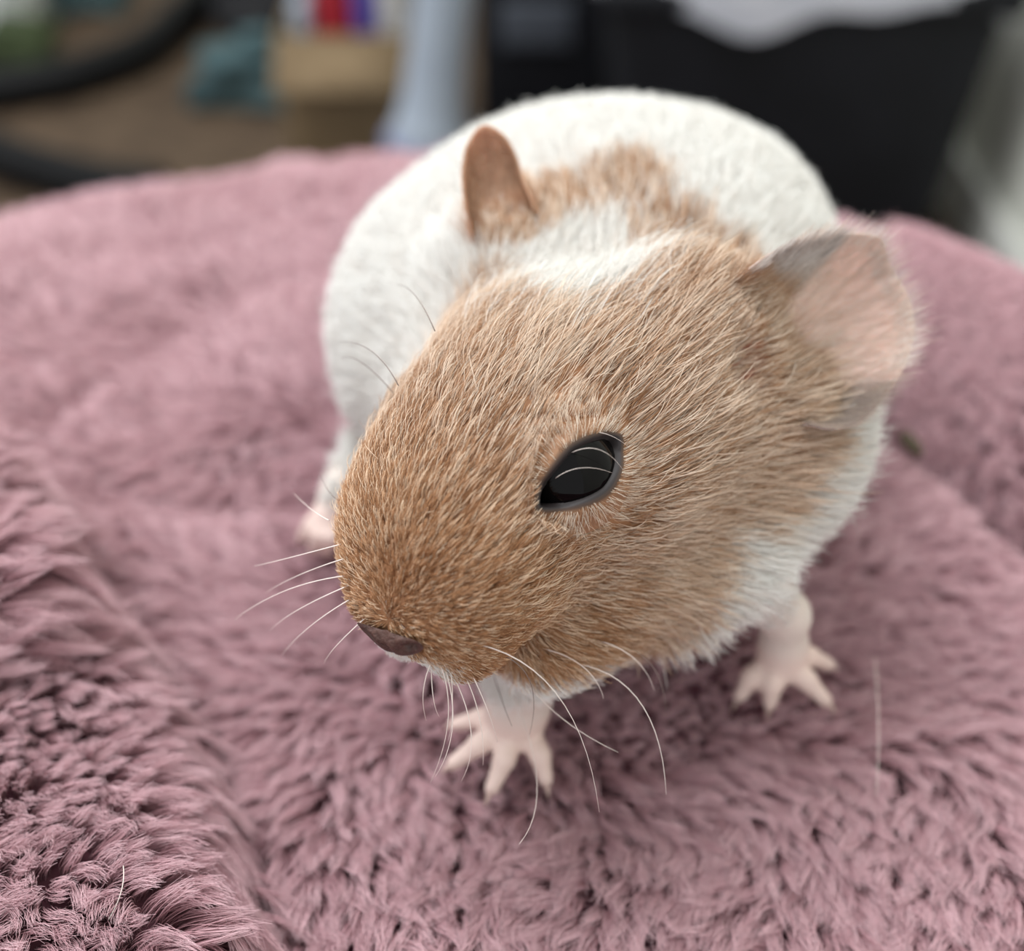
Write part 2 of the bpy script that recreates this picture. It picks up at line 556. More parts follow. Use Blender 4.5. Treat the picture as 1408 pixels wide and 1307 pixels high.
def pig_sdf(P):
    F = np.full(P.shape[:-1], 1.0)
    x, y, z = P[..., 0], P[..., 1], P[..., 2]
    bcx = np.interp(y, BY, BCX)
    body = section_sdf(y, x - bcx, z, BY, BW, BTOP, BBOT, 2.1)
    haunch = ellipsoid(P, np.array([-.0145, .210, .030]), np.array([.0190, .026, .025]))
    haunch2 = ellipsoid(P, np.array([.041, .224, .032]), np.array([.017, .024, .024]))
    body = smin(smin(body, haunch, .012), haunch2, .012)
    sh = ellipsoid(P, np.array([.0385, .163, .046]), np.array([.0180, .0200, .0170]))
    sh2 = ellipsoid(P, np.array([.000, .158, .032]), np.array([.016, .020, .022]))
    body = smin(smin(body, sh, .012), sh2, .012)
    t, s, v = head_local(P)
    sm = s - np.interp(t, HT, HMID)
    head = section_sdf(t, sm, v, HT, HWID, HTOP, HBOT, 2.25)
    # cheeks, brow swelling round the eyes, lip pads, lower lip
    for sg in (1, -1):
        ck = ellipsoid(np.stack([t, s, v], -1), np.array([.045, sg * .0125, -.0145]), np.array([.016, .0100, .0105]))
        head = smin(head, ck, .008)
        jw = ellipsoid(np.stack([t, s, v], -1), np.array([.0270, sg * .0085, -.0268]), np.array([.0170, .0090, .0085]))
        head = smin(head, jw, .007)
        eb = ellipsoid(np.stack([t, s, v], -1), np.array([.0309, sg * .0130, -.0014]), np.array([.0100, .0050, .0080]))
        head = smin(head, eb, .004)
        lp = ellipsoid(np.stack([t, s, v], -1), np.array([.0075, .0022 + sg * .0050, -.0108]), np.array([.0065, .0052, .0055]))
        head = smin(head, lp, .003)
    boss = ellipsoid(P, pix(952, 462, .1865), np.array([.0108, .0108, .0108]))
    head = smin(head, boss, .010)
    canal = ellipsoid(P, EAR_CANAL, np.array([.0058, .0050, .0058]))
    head = -smin(-head, canal, .004)
    boss = ellipsoid(P, pix(700, 345, .2100), np.array([.0080, .0080, .0080]))
    head = smin(head, boss, .010)
    lip = ellipsoid(np.stack([t, s, v], -1), np.array([.0150, .0008, -.0165]), np.array([.0062, .0058, .0045]))
    head = smin(head, lip, .002)
    # eye sockets
    for E, A, La, Sa in EYES:
        la = norm(La)
        sa = np.cross(A, la)
        sock = np.linalg.norm(P - E, axis=-1) - EYE_BALL * 1.04
        slot = ellipsoid(P, E + A * .0040 - la * .0010, np.array([.0082, .0056, .0060]), np.stack([la, sa, A], 1))
        head = np.maximum(head, -np.minimum(sock, slot))
    F = smin(body, head, .010)
    return F


def local_union(F, P, poly, radii, k):
    for i in range(len(poly) - 1):
        a, b = poly[i], poly[i + 1]
        m = max(radii[i], radii[i + 1]) + k + .003
        lo = np.maximum(np.floor((np.minimum(a, b) - m - H0) / HSTEP).astype(int), 0)
        hi = np.minimum(np.ceil((np.maximum(a, b) + m - H0) / HSTEP).astype(int) + 1, DIM)
        sl = tuple(slice(l, h) for l, h in zip(lo, hi))
        if any(l >= h for l, h in zip(lo, hi)):
            continue
        F[sl] = smin(F[sl], capsule(P[sl], a, b, radii[i], radii[i + 1]), k)


def surface_nets(F, origin, h):
    S = F < 0
    c = [S[i:S.shape[0] - 1 + i, j:S.shape[1] - 1 + j, k:S.shape[2] - 1 + k]
         for i in (0, 1) for j in (0, 1) for k in (0, 1)]
    cnt = sum(q.astype(np.int8) for q in c)
    act = (cnt > 0) & (cnt < 8)
    idx = np.argwhere(act)
    ids = np.full(act.shape, -1, int)
    ids[act] = np.arange(len(idx))
    corners = [(i, j, k) for i in (0, 1) for j in (0, 1) for k in (0, 1)]
    acc = np.zeros((len(idx), 3))
    n = np.zeros(len(idx))
    for a in range(8):
        for ax in range(3):
            ca = corners[a]
            if ca[ax]:
                continue
            cb = list(ca)
            cb[ax] = 1
            ia, ib = idx + ca, idx + cb
            fa_, fb_ = F[tuple(ia.T)], F[tuple(ib.T)]
            m = (fa_ < 0) != (fb_ < 0)
            tt = np.where(m, fa_ / np.where(m, fa_ - fb_, 1), 0)
            pt = np.array(ca) + tt[:, None] * (np.array(cb) - np.array(ca))
            acc += np.where(m[:, None], pt, 0)
            n += m
    V = origin + (idx + acc / n[:, None]) * h
    faces = []
    for ax in range(3):
        o1, o2 = (ax + 1) % 3, (ax + 2) % 3
        sl0 = [slice(None)] * 3
        sl1 = [slice(None)] * 3
        sl0[ax] = slice(0, -1)
        sl1[ax] = slice(1, None)
        A, B = S[tuple(sl0)], S[tuple(sl1)]
        e = np.argwhere(A != B)
        e = e[(e[:, o1] > 0) & (e[:, o2] > 0) & (e[:, o1] < F.shape[o1] - 1) & (e[:, o2] < F.shape[o2] - 1)]
        fl = A[tuple(e.T)]
        d1 = np.zeros(3, int); d1[o1] = 1
        d2 = np.zeros(3, int); d2[o2] = 1
        q = np.stack([ids[tuple((e - d1 - d2).T)], ids[tuple((e - d2).T)], ids[tuple(e.T)], ids[tuple((e - d1).T)]], 1)
        q[~fl] = q[~fl][:, ::-1]
        faces.append(q)
    return V, np.concatenate(faces)


gx = [H0[i] + HSTEP * np.arange(DIM[i]) for i in range(3)]
GP = np.stack(np.meshgrid(*gx, indexing='ij'), -1)
GF = pig_sdf(GP)
for poly, rad, k in LIMBS:
    local_union(GF, GP, poly, rad, k)
for toes in (TOES_A, TOES_B, TOES_C, TOES_D):
    for tp in toes:
        local_union(GF, GP, tp, [.0020, .0018, .0013], .0010)
PV, PF = surface_nets(GF, H0, HSTEP)
# normals from the field gradient
GG = np.stack(np.gradient(GF, HSTEP), -1)


def field_normal(p):
    q = np.clip((p - H0) / HSTEP, 0, np.array(DIM) - 1.001)
    i = q.astype(int)
    f = q - i
    out = 0
    for c in range(8):
        o = np.array([(c >> d) & 1 for d in range(3)])
        w = np.prod(np.where(o, f, 1 - f), -1)
        out = out + w[:, None] * GG[tuple((i + o).T)]
    return norm(out)


pig = empty('guinea_pig', (.019, .195, 0), category='guinea pig',
            label='young white and ginger-brown guinea pig standing on the pink plush cushion')
skin_mat = material('pig_skin', attr='tint', rough=.55, spec=.25)
body_ob = mesh_obj('body', PV, PF, skin_mat, pig)
# ------------------------------------------------------------------ guinea pig: coat pattern
BROWN_D, BROWN_M, BROWN_L = lin(156, 112, 80), lin(198, 155, 119), lin(244, 226, 206)
WHITE_C, WHITE_S = lin(238, 239, 236), lin(226, 214, 204)
PINK_SKIN = lin(230, 206, 196)


def seg_dist(p, a, b):
    a, b = np.asarray(a, float), np.asarray(b, float)
    ab = b - a
    t = np.clip(((p - a) @ ab) / (ab @ ab), 0, 1)
    return np.linalg.norm(p - a - t[..., None] * ab, axis=-1)


def brown_mask(p):
    """1 where the coat is ginger brown, 0 where it is white"""
    t, s, v = head_local(p)
    wob = vnoise(p, 260, 1) * .0022 + vnoise(p, 700, 2) * .0012
    tb = np.interp(s, [-.040, -.029, -.024, -.020, -.016, -.009, -.0045, 0, .004, .0065, .0090, .0120, .020, .030, .040],
                   [-.030, .030, .0620, .0635, .0580, .0520, .0490, .0485, .0490, .0530, .0680, .0868, .082, .073, .066])
    vb = np.interp(t, [0, .006, .014, .019, .025, .031, .038, .048, .0585, .066, .08],
                   [-.022, -.023, -.026, -.033, -.0385, -.0360, -.0345, -.0325, -.0288, -.0273, -.026])
    m = smooth(-.0018, .0018, tb - t + wob) * smooth(-.0016, .0016, v - vb + wob)
    hd = section_sdf(t, s - np.interp(t, HT, HMID), v, HT, HWID, HTOP, HBOT, 2.25)
    jd = ellipsoid(np.stack([t, np.abs(s), v], -1), np.array([.0270, .0085, -.0268]), np.array([.0170, .0090, .0085]))
    m = m * np.where(t < .045, smooth(1.0, .6, np.minimum(hd, jd) / np.interp(t, [.018, .030], [.0046, .0100])), 1)
    # white lip under the nose
    lipw = smooth(.0056, .0036, np.sqrt(((t - .0022) / 1.1) ** 2 + ((s - .0010) / 1.7) ** 2 + (v + .0090) ** 2) + wob * .3)
    m = m * (1 - lipw)
    nape = seg_dist(p, [.000, .183, .072], [.013, .188, .074])
    nape2 = seg_dist(p, [.013, .188, .074], [.0225, .193, .0745])
    m = np.maximum(m, smooth(.0084, .0056, nape + wob))
    m = np.maximum(m, smooth(.0080, .0052, nape2 + wob))
    lobe = seg_dist(p, [.0225, .173, .0690], [.0265, .1830, .0705])
    lobe = np.minimum(lobe, seg_dist(p, [.0225, .173, .0690], [.0340, .179, .0690]))
    m = np.maximum(m, smooth(.0070, .0042, lobe + wob))
    eark = np.linalg.norm(p - np.array([-.0025, .184, .071]), axis=-1)
    return np.maximum(m, smooth(.0062, .0035, eark + wob))


def pale_mask(p):
    """pale ginger rings and streaks inside the brown"""
    t, s, v = head_local(p)
    d = np.linalg.norm(p - EYE_L, axis=-1)
    d2 = np.linalg.norm(p - EYE_R, axis=-1)
    ring = np.maximum(smooth(.0112, .0080, d), smooth(.0112, .0080, d2)) * .55
    back = smooth(.050, .075, t) * smooth(.088, .078, t) * .26
    low = smooth(-.016, -.024, v) * .30 * smooth(.02, .03, t)
    streak = smooth(.006, .002, seg_dist(np.stack([t, s, v], -1), [.036, .024, -.016], [.048, .029, -.018])) * .45
    blaze = smooth(.0055, .002, seg_dist(np.stack([t, s, v], -1), [.064, -.002, .007], [.036, .0105, .008])) * .6
    return np.clip(np.maximum.reduce([ring, back, low, streak, blaze]), 0, 1)


FOOT_PTS = [(q, r) for poly, rad, k in LIMBS for q, r in zip(poly[-2:], (.0075, .0075))]


def foot_mask(p):
    m = np.zeros(p.shape[:-1])
    for q, r in FOOT_PTS:
        m = np.maximum(m, smooth(r * 1.25, r * .75, np.linalg.norm(p - q, axis=-1)))
    for toes in (TOES_A, TOES_B, TOES_C, TOES_D):
        for tp in toes:
            for q in tp:
                m = np.maximum(m, smooth(.006, .0035, np.linalg.norm(p - q, axis=-1)))
    return m * smooth(.014, .008, p[..., 2])


bm_ = brown_mask(PV)[:, None]
fm_ = foot_mask(PV)[:, None]
vt = bm_ * BROWN_D + (1 - bm_) * WHITE_S
vt = vt * (1 - fm_) + fm_ * PINK_SKIN
cm_ = smooth(.0075, .0050, np.linalg.norm(PV - EAR_CANAL, axis=1))[:, None]
vt = vt * (1 - cm_) + cm_ * lin(150, 98, 82)
att = body_ob.data.color_attributes.new('tint', 'FLOAT_COLOR', 'POINT')
att.data.foreach_set('color', np.concatenate([vt, np.ones((len(vt), 1))], 1).astype(np.float32).ravel())

# ------------------------------------------------------------------ guinea pig: fur
PT = np.concatenate([PF[:, [0, 1, 2]], PF[:, [0, 2, 3]]])
TA = .5 * np.linalg.norm(np.cross(PV[PT[:, 1]] - PV[PT[:, 0]], PV[PT[:, 2]] - PV[PT[:, 0]]), axis=1)


def sample_body(n, dens):
    tc = PV[PT].mean(1)
    w = TA * dens(tc)
    k = rng.choice(len(PT), n, p=w / w.sum())
    r1, r2 = np.sqrt(rng.random(n)), rng.random(n)
    tri = PV[PT[k]]
    p = (1 - r1)[:, None] * tri[:, 0] + (r1 * (1 - r2))[:, None] * tri[:, 1] + (r1 * r2)[:, None] * tri[:, 2]
    return p, field_normal(p)


NOSE_PAD = head_world(.0008, .0036, -.0032)


def almond(p, E, A, La, Sa):
    """1.0 on the edge of the lid opening, growing outwards"""
    q = p - E
    q = q - A * (q @ A)[..., None]
    G = np.array([[La @ La, La @ Sa], [La @ Sa, Sa @ Sa]])
    ab = np.stack([q @ La, q @ Sa], -1) @ np.linalg.inv(G)
    a = ab[..., 0] / np.where(ab[..., 0] < 0, 1.30, 1.0)
    return (np.abs(a) ** 1.5 + np.abs(ab[..., 1]) ** 1.5) ** (1 / 1.5)


def head_weight(p):
    t, s, v = head_local(p)
    return smooth(.082, .060, t) * smooth(-.042, -.032, v) * smooth(.040, .030, np.abs(s))


def fur_dens(p):
    d = np.ones(len(p))
    for E, A, La, Sa in ((EYE_L, EAX, EYE_LA, EYE_SA), (EYE_R, EAXR, EYE_LAR, EYE_SAR)):
        q = p - E
        r = np.linalg.norm(q, axis=1)
        al = almond(p, E, A, La, Sa)
        d *= 1 - (1 - smooth(1.30, 1.42, al)) * (r < .013) * ((q @ A) > 0) * (np.sum(q * field_normal(p), 1) > 0)
        d *= 1 - (r < .0085) * (np.sum(q * field_normal(p), 1) < 0)
    d *= smooth(.0034, .0042, np.linalg.norm((p - NOSE_PAD) @ np.stack([hl * .80, hu * 1.9, hf * .8], 1), axis=1))
    d *= 1 - foot_mask(p) * .93
    d *= smooth(.0046, .0062, np.linalg.norm(p - EAR_CANAL, axis=1))
    d *= 1 + 2.2 * smooth(.024, .008, head_local(p)[0]) * head_weight(p)
    return d


def flow_dir(p, n):
    t, s, v = head_local(p)
    src = head_world(np.full(len(p), .0035), np.full(len(p), .0034), np.full(len(p), -.0015))
    a = norm(p - src)
    # cheeks sweep back and down, forehead straight back
    a = a + hu * (-.35 * smooth(-.004, -.02, v) * smooth(.01, .03, t))[:, None]
    a = norm(a)
    b = norm(p - np.array([.016, .135, .060])) * .7 + np.array([0, .5, -.25])
    w = head_weight(p)[:, None]
    f = norm(a) * w + norm(b) * (1 - w)
    for E in (EYE_L, EYE_R):
        q = p - E
        r = np.linalg.norm(q, axis=1)
        f = f + norm(q) * (1.1 * smooth(.012, .0065, r))[:, None]
    f = f - n * np.sum(f * n, 1, keepdims=True)
    return norm(f)


EAR_L0 = pix(1050, 485, .1760)
EAR_R0 = pix(690, 318, .2015)


def fur_length(p):
    t, s, v = head_local(p)
    hl_ = np.interp(t, [0, .006, .014, .024, .036, .05, .065, .085], [.0012, .0019, .0029, .0042, .0056, .0068, .0080, .0085])
    w = head_weight(p)
    L = hl_ * w + np.interp(p[:, 1], [.13, .19], [.0060, .0080]) * (1 - w)
    for E in (EYE_L, EYE_R):
        L *= np.interp(np.linalg.norm(p - E, axis=1), [.0074, .0090, .014], [.40, .55, 1.0])
    L = L * np.interp(np.linalg.norm(p - EAR_L0, axis=1), [.006, .015], [.45, 1.0])
    L = L * np.interp(np.linalg.norm(p - EAR_R0, axis=1), [.005, .012], [.40, 1.0])
    fm = foot_mask(p)
    for poly, rad, k in LIMBS[:2]:
        for a, b in zip(poly[:-1], poly[1:]):
            L = L * np.where(w < .5, np.interp(seg_dist(p, a, b), [.0065, .0105], [.42, 1.0]), 1)
    low = smooth(.030, .010, p[:, 2]) * (1 - w)
    return L * (1 - .68 * low) * (1 - .72 * fm)


def rot_jitter(f, n, amp):
    b = np.cross(n, f)
    a = rng.normal(0, 1, len(f)) * amp
    return f * np.cos(a)[:, None] + b * np.sin(a)[:, None]


def grow(ncl, per, dens, spread, clump, rad, K=5, jit=.13, lift0=.55, lift1=.20, long=1.0):
    c, cn = sample_body(ncl, dens)
    cf = rot_jitter(flow_dir(c, cn), cn, jit)
    cL = fur_length(c) * rng.uniform(.85, 1.12, ncl) * long
    p = np.repeat(c, per, 0)
    n = np.repeat(cn, per, 0)
    f0 = np.repeat(cf, per, 0)
    L0 = np.repeat(cL, per)
    M = len(p)
    b = np.cross(n, f0)
    sp = (spread * (.35 + .65 * L0 / .007))[:, None]
    p = p + f0 * rng.normal(0, 1, (M, 1)) * sp + b * rng.normal(0, 1, (M, 1)) * sp * .7
    n2 = field_normal(p)
    p = p - n2 * .0003
    f = rot_jitter(f0, n2, .09)
    stray = rng.random(M) < .06
    f = np.where(stray[:, None], rot_jitter(f, n2, .35), f)
    L = L0 * rng.uniform(.72, 1.12, M)
    muz = smooth(.022, .006, head_local(p)[0])
    l0 = (lift0 + .25 * muz) * rng.uniform(.8, 1.25, M)
    l1 = (lift1 + .25 * muz) * rng.uniform(.5, 1.5, M) + stray * .12
    tau = np.linspace(0, 1, K)
    e = 1 - (1 - tau) ** 1.5
    P0 = p[:, None, :] + L[:, None, None] * (tau[None, :, None] * (f * np.cos(l1)[:, None])[:, None, :]
                                             + (n2[:, None, :] * (np.sin(l0)[:, None] * tau * (1 - tau) * 1.1
                                                                  + np.sin(l1)[:, None] * tau)[:, :, None]))
    # clump towards the centre strand
    ctr = np.repeat(c, per, 0)
    cP = ctr[:, None, :] + L[:, None, None] * (tau[None, :, None] * (f0 * np.cos(l1)[:, None])[:, None, :]
                                               + (n[:, None, :] * (np.sin(l0)[:, None] * tau * (1 - tau) * 1.1
                                                                   + np.sin(l1)[:, None] * tau)[:, :, None]))
    kk = (clump * rng.uniform(.5, 1.2, M))[:, None, None] * (tau ** 1.2)[None, :, None]
    P0 = P0 * (1 - kk) + cP * kk
    R = rad * rng.uniform(.75, 1.25, M)[:, None] * (1 - .72 * tau ** 1.6)[None, :]
    return p, P0, R, np.repeat(np.arange(ncl), per), tau


def coat_colour(p, cid, ncl, tau, guard=False):
    M = len(p)
    b = np.clip(brown_mask(p + rng.normal(0, .0007, p.shape)), 0, 1)
    b = b * (1 - .55 * smooth(.040, .062, head_local(p)[0]) * smooth(.016, .002, head_local(p)[1]) * smooth(-.019, -.010, head_local(p)[1]) * (head_weight(p) > .3))
    b = (rng.random(M) < b).astype(float) * .92 + b * .08
    pale = pale_mask(p)
    clv = rng.normal(0, 1, ncl)[cid]
    hv = rng.normal(0, 1, M) * .5 + clv * .55 + vnoise(p, 420, 5) * .8
    t = head_local(p)[0]
    k = np.clip(.44 + .24 * hv + pale * .55 - .10 * smooth(.03, .012, t), 0, 1.1)
    light = rng.random(M) < .10 + .26 * smooth(.012, .05, t)
    k = np.where(light, 1.0, k)
    if guard:
        k = rng.uniform(.66, 1.04, M)
        b = b * (rng.random(M) > .40 * smooth(.036, .060, t) * smooth(.018, .004, head_local(p)[1]))
    k1 = np.clip(k * 2, 0, 1)[:, None]
    k2 = np.clip(k * 2 - 1, 0, 1)[:, None]
    br = BROWN_D * (1 - k1) + BROWN_M * k1
    br = br * (1 - k2) + BROWN_L * k2 * np.where(k > 1, k, 1)[:, None]
    warm = smooth(.028, .010, t)[:, None]
    br = br * (1 + warm * np.array([.02, -.05, -.15]))
    wh = WHITE_C * (1 + .03 * rng.normal(0, 1, (M, 1)))
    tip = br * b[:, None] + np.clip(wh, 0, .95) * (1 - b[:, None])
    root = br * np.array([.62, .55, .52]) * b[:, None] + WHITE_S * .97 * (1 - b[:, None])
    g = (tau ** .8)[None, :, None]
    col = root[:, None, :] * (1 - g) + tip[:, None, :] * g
    if guard:
        return np.clip(col * 1.04, 0, .97)
    # grizzled dark band on some brown hairs
    dark = ((rng.random(M) < .12) * b)[:, None, None]
    return np.clip(col * (1 - .40 * dark), 0, .97)


fur_mat = material('guinea_pig_fur', attr='tint', rough=.5, spec=.22)
if FUR:
    def d_head(q):
        return fur_dens(q) * head_weight(q)
    def d_body(q):
        return fur_dens(q) * (1 - head_weight(q)) * np.where(q[:, 2] < .006, .25, 1)
    for nm, ncl, per, dn, sp, cl, rd in (('head_fur', 16500, 9, d_head, .00062, .42, .000036),
                                         ('body_fur', 14000, 13, d_body, .0013, .18, .00007)):
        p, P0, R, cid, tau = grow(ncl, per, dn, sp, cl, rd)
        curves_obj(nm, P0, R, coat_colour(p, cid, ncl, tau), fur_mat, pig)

if FUR:
    def d_guard(q):
        return d_head(q) * np.interp(head_local(q)[0], [.006, .03], [.22, 1.0]) * smooth(.009, .012, np.linalg.norm(q - EYE_L, axis=1))
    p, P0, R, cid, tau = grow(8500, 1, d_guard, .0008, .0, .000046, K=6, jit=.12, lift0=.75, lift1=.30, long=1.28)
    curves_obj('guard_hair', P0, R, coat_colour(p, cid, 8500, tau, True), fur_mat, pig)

# ------------------------------------------------------------------ guinea pig: eyes
eye_mat = material('eye_gloss', color=lin(8, 6, 6), rough=.05, spec=.14)
lid_mat = material('eyelid_skin', attr='tint', rough=.5, spec=.3)
LID_HAIR = []
for E, A, La, Sa in ((EYE_L, EAX, EYE_LA, EYE_SA), (EYE_R, EAXR, EYE_LAR, EYE_SAR)):
    la = norm(La)
    sa = np.cross(A, la)
    nu, nv = 40, 22
    V, Fc = [], []
    for i in range(nv + 1):
        th = math.pi * i / nv
        for j in range(nu):
            ph = 2 * math.pi * j / nu
            V.append(E + EYE_BALL * (math.cos(th) * A + math.sin(th) * (math.cos(ph) * la + math.sin(ph) * sa)))
    for i in range(nv):
        for j in range(nu):
            Fc.append((i * nu + j, (i + 1) * nu + j, (i + 1) * nu + (j + 1) % nu, i * nu + (j + 1) % nu))
    ball = mesh_obj('eye', V, Fc, eye_mat, pig)
    ball['label'] = 'glossy black eye'
    nu = 64

    def lid_pt(ph, kf, dh):
        c_, s_ = math.cos(ph), math.sin(ph)
        k = (abs(c_ / (1.16 if c_ < 0 else 1.0)) ** 1.5 + abs(s_) ** 1.5) ** (-1 / 1.5)
        w = (La * c_ + Sa * s_) * k
        rho = np.linalg.norm(w)
        ball_h = math.sqrt(max(EYE_BALL ** 2 - min(rho, EYE_BALL * .93) ** 2, 0))
        rim = max(ball_h + .0003, .0044)
        inner = math.sqrt(max(EYE_BALL ** 2 - min(rho * .9, EYE_BALL * .96) ** 2, 0)) - .0002
        grow_ = (rho + (kf - 1) * .0052) / rho
        return E + w * (kf if kf < 1 else grow_) + A * ((inner if kf < 1 else rim) + dh)
    prof = [(.90, 0, 0), (1.0, 0, 0), (1.06, .0003, 0), (1.16, .0003, .2), (1.28, -.0001, 1), (1.55, -.0012, 1), (2.0, -.0040, 1)]
    V, Fc, T = [], [], []
    for kf, dh, br in prof:
        for j in range(nu):
            V.append(lid_pt(2 * math.pi * j / nu, kf, dh))
            T.append(lin(46, 40, 40) * (1 - br) + lin(150, 112, 84) * br)
    for i in range(len(prof) - 1):
        for j in range(nu):
            Fc.append((i * nu + j, (i + 1) * nu + j, (i + 1) * nu + (j + 1) % nu, i * nu + (j + 1) % nu))
    lid = mesh_obj('eyelid', V, Fc, lid_mat, ball, label='dark grey eyelid rim')
    at_ = lid.data.color_attributes.new('tint', 'FLOAT_COLOR', 'POINT')
    at_.data.foreach_set('color', np.concatenate([np.array(T), np.ones((len(T), 1))], 1).astype(np.float32).ravel())
    for q in range(1500):
        ph = rng.uniform(0, 2 * math.pi)
        kf = rng.uniform(1.12, 1.75)
        a_ = lid_pt(ph, kf, np.interp(kf, [1.16, 1.28, 1.55, 2.0], [.0002, -.0002, -.0013, -.0041]))
        b_ = lid_pt(ph, kf + .35, np.interp(kf + .35, [1.16, 1.28, 1.55, 2.0], [.0004, .0002, -.0004, -.0020]))
        LID_HAIR.append((a_, b_ - a_, A))
if FUR:
    a_ = np.array([q[0] for q in LID_HAIR])
    d_ = norm(np.array([q[1] for q in LID_HAIR]))
    A_ = np.array([q[2] for q in LID_HAIR])
    back = norm(-hf * .7 + hu * -.1)
    n_ = len(a_)
    d_ = norm(d_ + back * .45 + rng.normal(0, .16, (n_, 3)))
    L_ = rng.uniform(.0014, .0027, n_)
    tau = np.linspace(0, 1, 5)
    P_ = a_[:, None] + L_[:, None, None] * (tau[None, :, None] * d_[:, None] + (tau * (1 - tau) * .5 + tau * .12)[None, :, None] * A_[:, None])
    c_ = np.array([BROWN_M, BROWN_L, BROWN_L, lin(238, 226, 210), BROWN_D])[rng.integers(0, 5, n_)]
    curves_obj('lid_fur', P_, np.broadcast_to(.000030 * (1 - .7 * tau), (n_, 5)), c_[:, None] * (.8 + .2 * tau)[None, :, None], fur_mat, pig)
# ------------------------------------------------------------------ guinea pig: nose pad, claws, ears, whiskers
nose_mat = material('nose_skin', color=lin(66, 44, 38), rough=.45, noise=lin(88, 60, 52), noise_scale=700, spec=.4, bump=.5)
nA, nC = norm(hf * .96 + hu * .05 + hl * .06), NOSE_PAD - hf * .0010
nL = norm(hl - nA * (hl @ nA))
nU = np.cross(nA, nL)
V, Fc = [], []
ni, nj = 12, 40
for i in range(ni + 1):
    r = i / ni
    for j in range(nj):
        a = 2 * math.pi * j / nj
        c_, s_ = math.cos(a), math.sin(a)
        w_, h_ = .0058 * r, (.0022 if s_ > 0 else .0028) * r
        lx = c_ * w_
        ly = s_ * h_ * (1 - .35 * abs(c_) * (s_ < 0)) + .0012 * (abs(c_) ** 2) * r
        bulge = .0022 * math.sqrt(max(0, 1 - (.94 * r) ** 2))
        cleft = -.0005 * math.exp(-(lx / .0005) ** 2) * (1 if ly < .0006 else .4)
        nost = 0
        for sg in (1, -1):
            dx, dy = (lx - sg * .0036), (ly - .0002 - .0006 * 1)
            nost -= .0015 * math.exp(-((dx * .9 + sg * dy * .4) / .0013) ** 2 - ((dy - sg * dx * .35) / .0007) ** 2)
        V.append(nC + nL * lx + nU * ly + nA * (bulge + cleft + nost + .0011))
for i in range(ni):
    for j in range(nj):
        Fc.append((i * nj + j, (i + 1) * nj + j, (i + 1) * nj + (j + 1) % nj, i * nj + (j + 1) % nj))
mesh_obj('nose', V, Fc, nose_mat, pig, label='dark brown nose pad')

claw_mat = material('claw', color=lin(214, 190, 178), rough=.35)
for toes in (TOES_A, TOES_B, TOES_C, TOES_D):
    for tp in toes:
        d = norm(tp[-1] - tp[-2])
        a = tp[-1] - d * .0010 + np.array([0, 0, .0002])
        path = bezier(a, a + d * .0022 + np.array([0, 0, .0006]), a + d * .0038 - np.array([0, 0, .0010]), 6)
        mesh_obj('claw', *tube(path, [.00062, .0006, .0005, .0004, .00025, .00008], 7), claw_mat, pig)


def ear_grid(base, outl, cup, nu=48, nr=16):
    base, outl = np.array(base, float), np.array(outl, float)

    def along(c):
        q = pix(c[:, 0], c[:, 1], c[:, 2])
        d = np.r_[0, np.cumsum(np.linalg.norm(np.diff(q, axis=0), axis=1))]
        d /= d[-1]
        return np.stack([np.interp(np.linspace(0, 1, nu), *crom(d, q[:, k], 300)) for k in range(3)], 1)
    B, O = along(base), along(outl)
    r = np.linspace(0, 1, nr)[None, :, None]
    u = np.linspace(0, 1, nu)[:, None, None]
    view = norm((B.mean(0) + O.mean(0)) / 2 - CAM)
    hollow = cup * np.sin(math.pi * np.clip(r, 0, 1) ** 1.25) * np.sin(math.pi * u) ** .7
    ripple = .0005 * np.sin(u * 14 + r * 3) * r
    return B[:, None] * (1 - r) + O[:, None] * r + view * (hollow + ripple)


def ear_mesh(name, G, mat, tint, thick, label):
    nu, nr = G.shape[:2]
    du, dr = np.gradient(G, axis=0), np.gradient(G, axis=1)
    N = norm(np.cross(dr, du))
    view = norm(G.mean((0, 1)) - CAM)
    if (N.mean((0, 1)) @ view) < 0:
        N = -N
    rr = np.linspace(0, 1, nr)[None, :, None]
    back = G + N * (thick * (1.6 - rr))
    V = np.concatenate([G.reshape(-1, 3), back.reshape(-1, 3)])
    n0 = nu * nr
    F = []
    for i in range(nu - 1):
        for j in range(nr - 1):
            a, b, c, d = i * nr + j, (i + 1) * nr + j, (i + 1) * nr + j + 1, i * nr + j + 1
            F.append((a, b, c, d))
            F.append((n0 + d, n0 + c, n0 + b, n0 + a))
    for i in range(nu - 1):
        a, b = i * nr + nr - 1, (i + 1) * nr + nr - 1
        F.append((a, b, n0 + b, n0 + a))
        a, b = i * nr, (i + 1) * nr
        F.append((n0 + a, n0 + b, b, a))
    for j in range(nr - 1):
        F.append((n0 + j, n0 + j + 1, j + 1, j))
        k = (nu - 1) * nr
        F.append((k + j, k + j + 1, n0 + k + j + 1, n0 + k + j))
    o = mesh_obj(name, V, F, mat, pig, label=label)
    at = o.data.color_attributes.new('tint', 'FLOAT_COLOR', 'POINT')
    c = np.concatenate([tint.reshape(-1, 3)] * 2)
    at.data.foreach_set('color', np.concatenate([c, np.ones((len(c), 1))], 1).astype(np.float32).ravel())
    return N


ear_mat = material('ear_skin', attr='tint', rough=.55, spec=.25)
eb = ear_mat.node_tree.nodes['Principled BSDF']
eb.inputs['Subsurface Weight'].default_value = .35
eb.inputs['Subsurface Radius'].default_value = (1.0, .45, .3)
eb.inputs['Subsurface Scale'].default_value = .0015

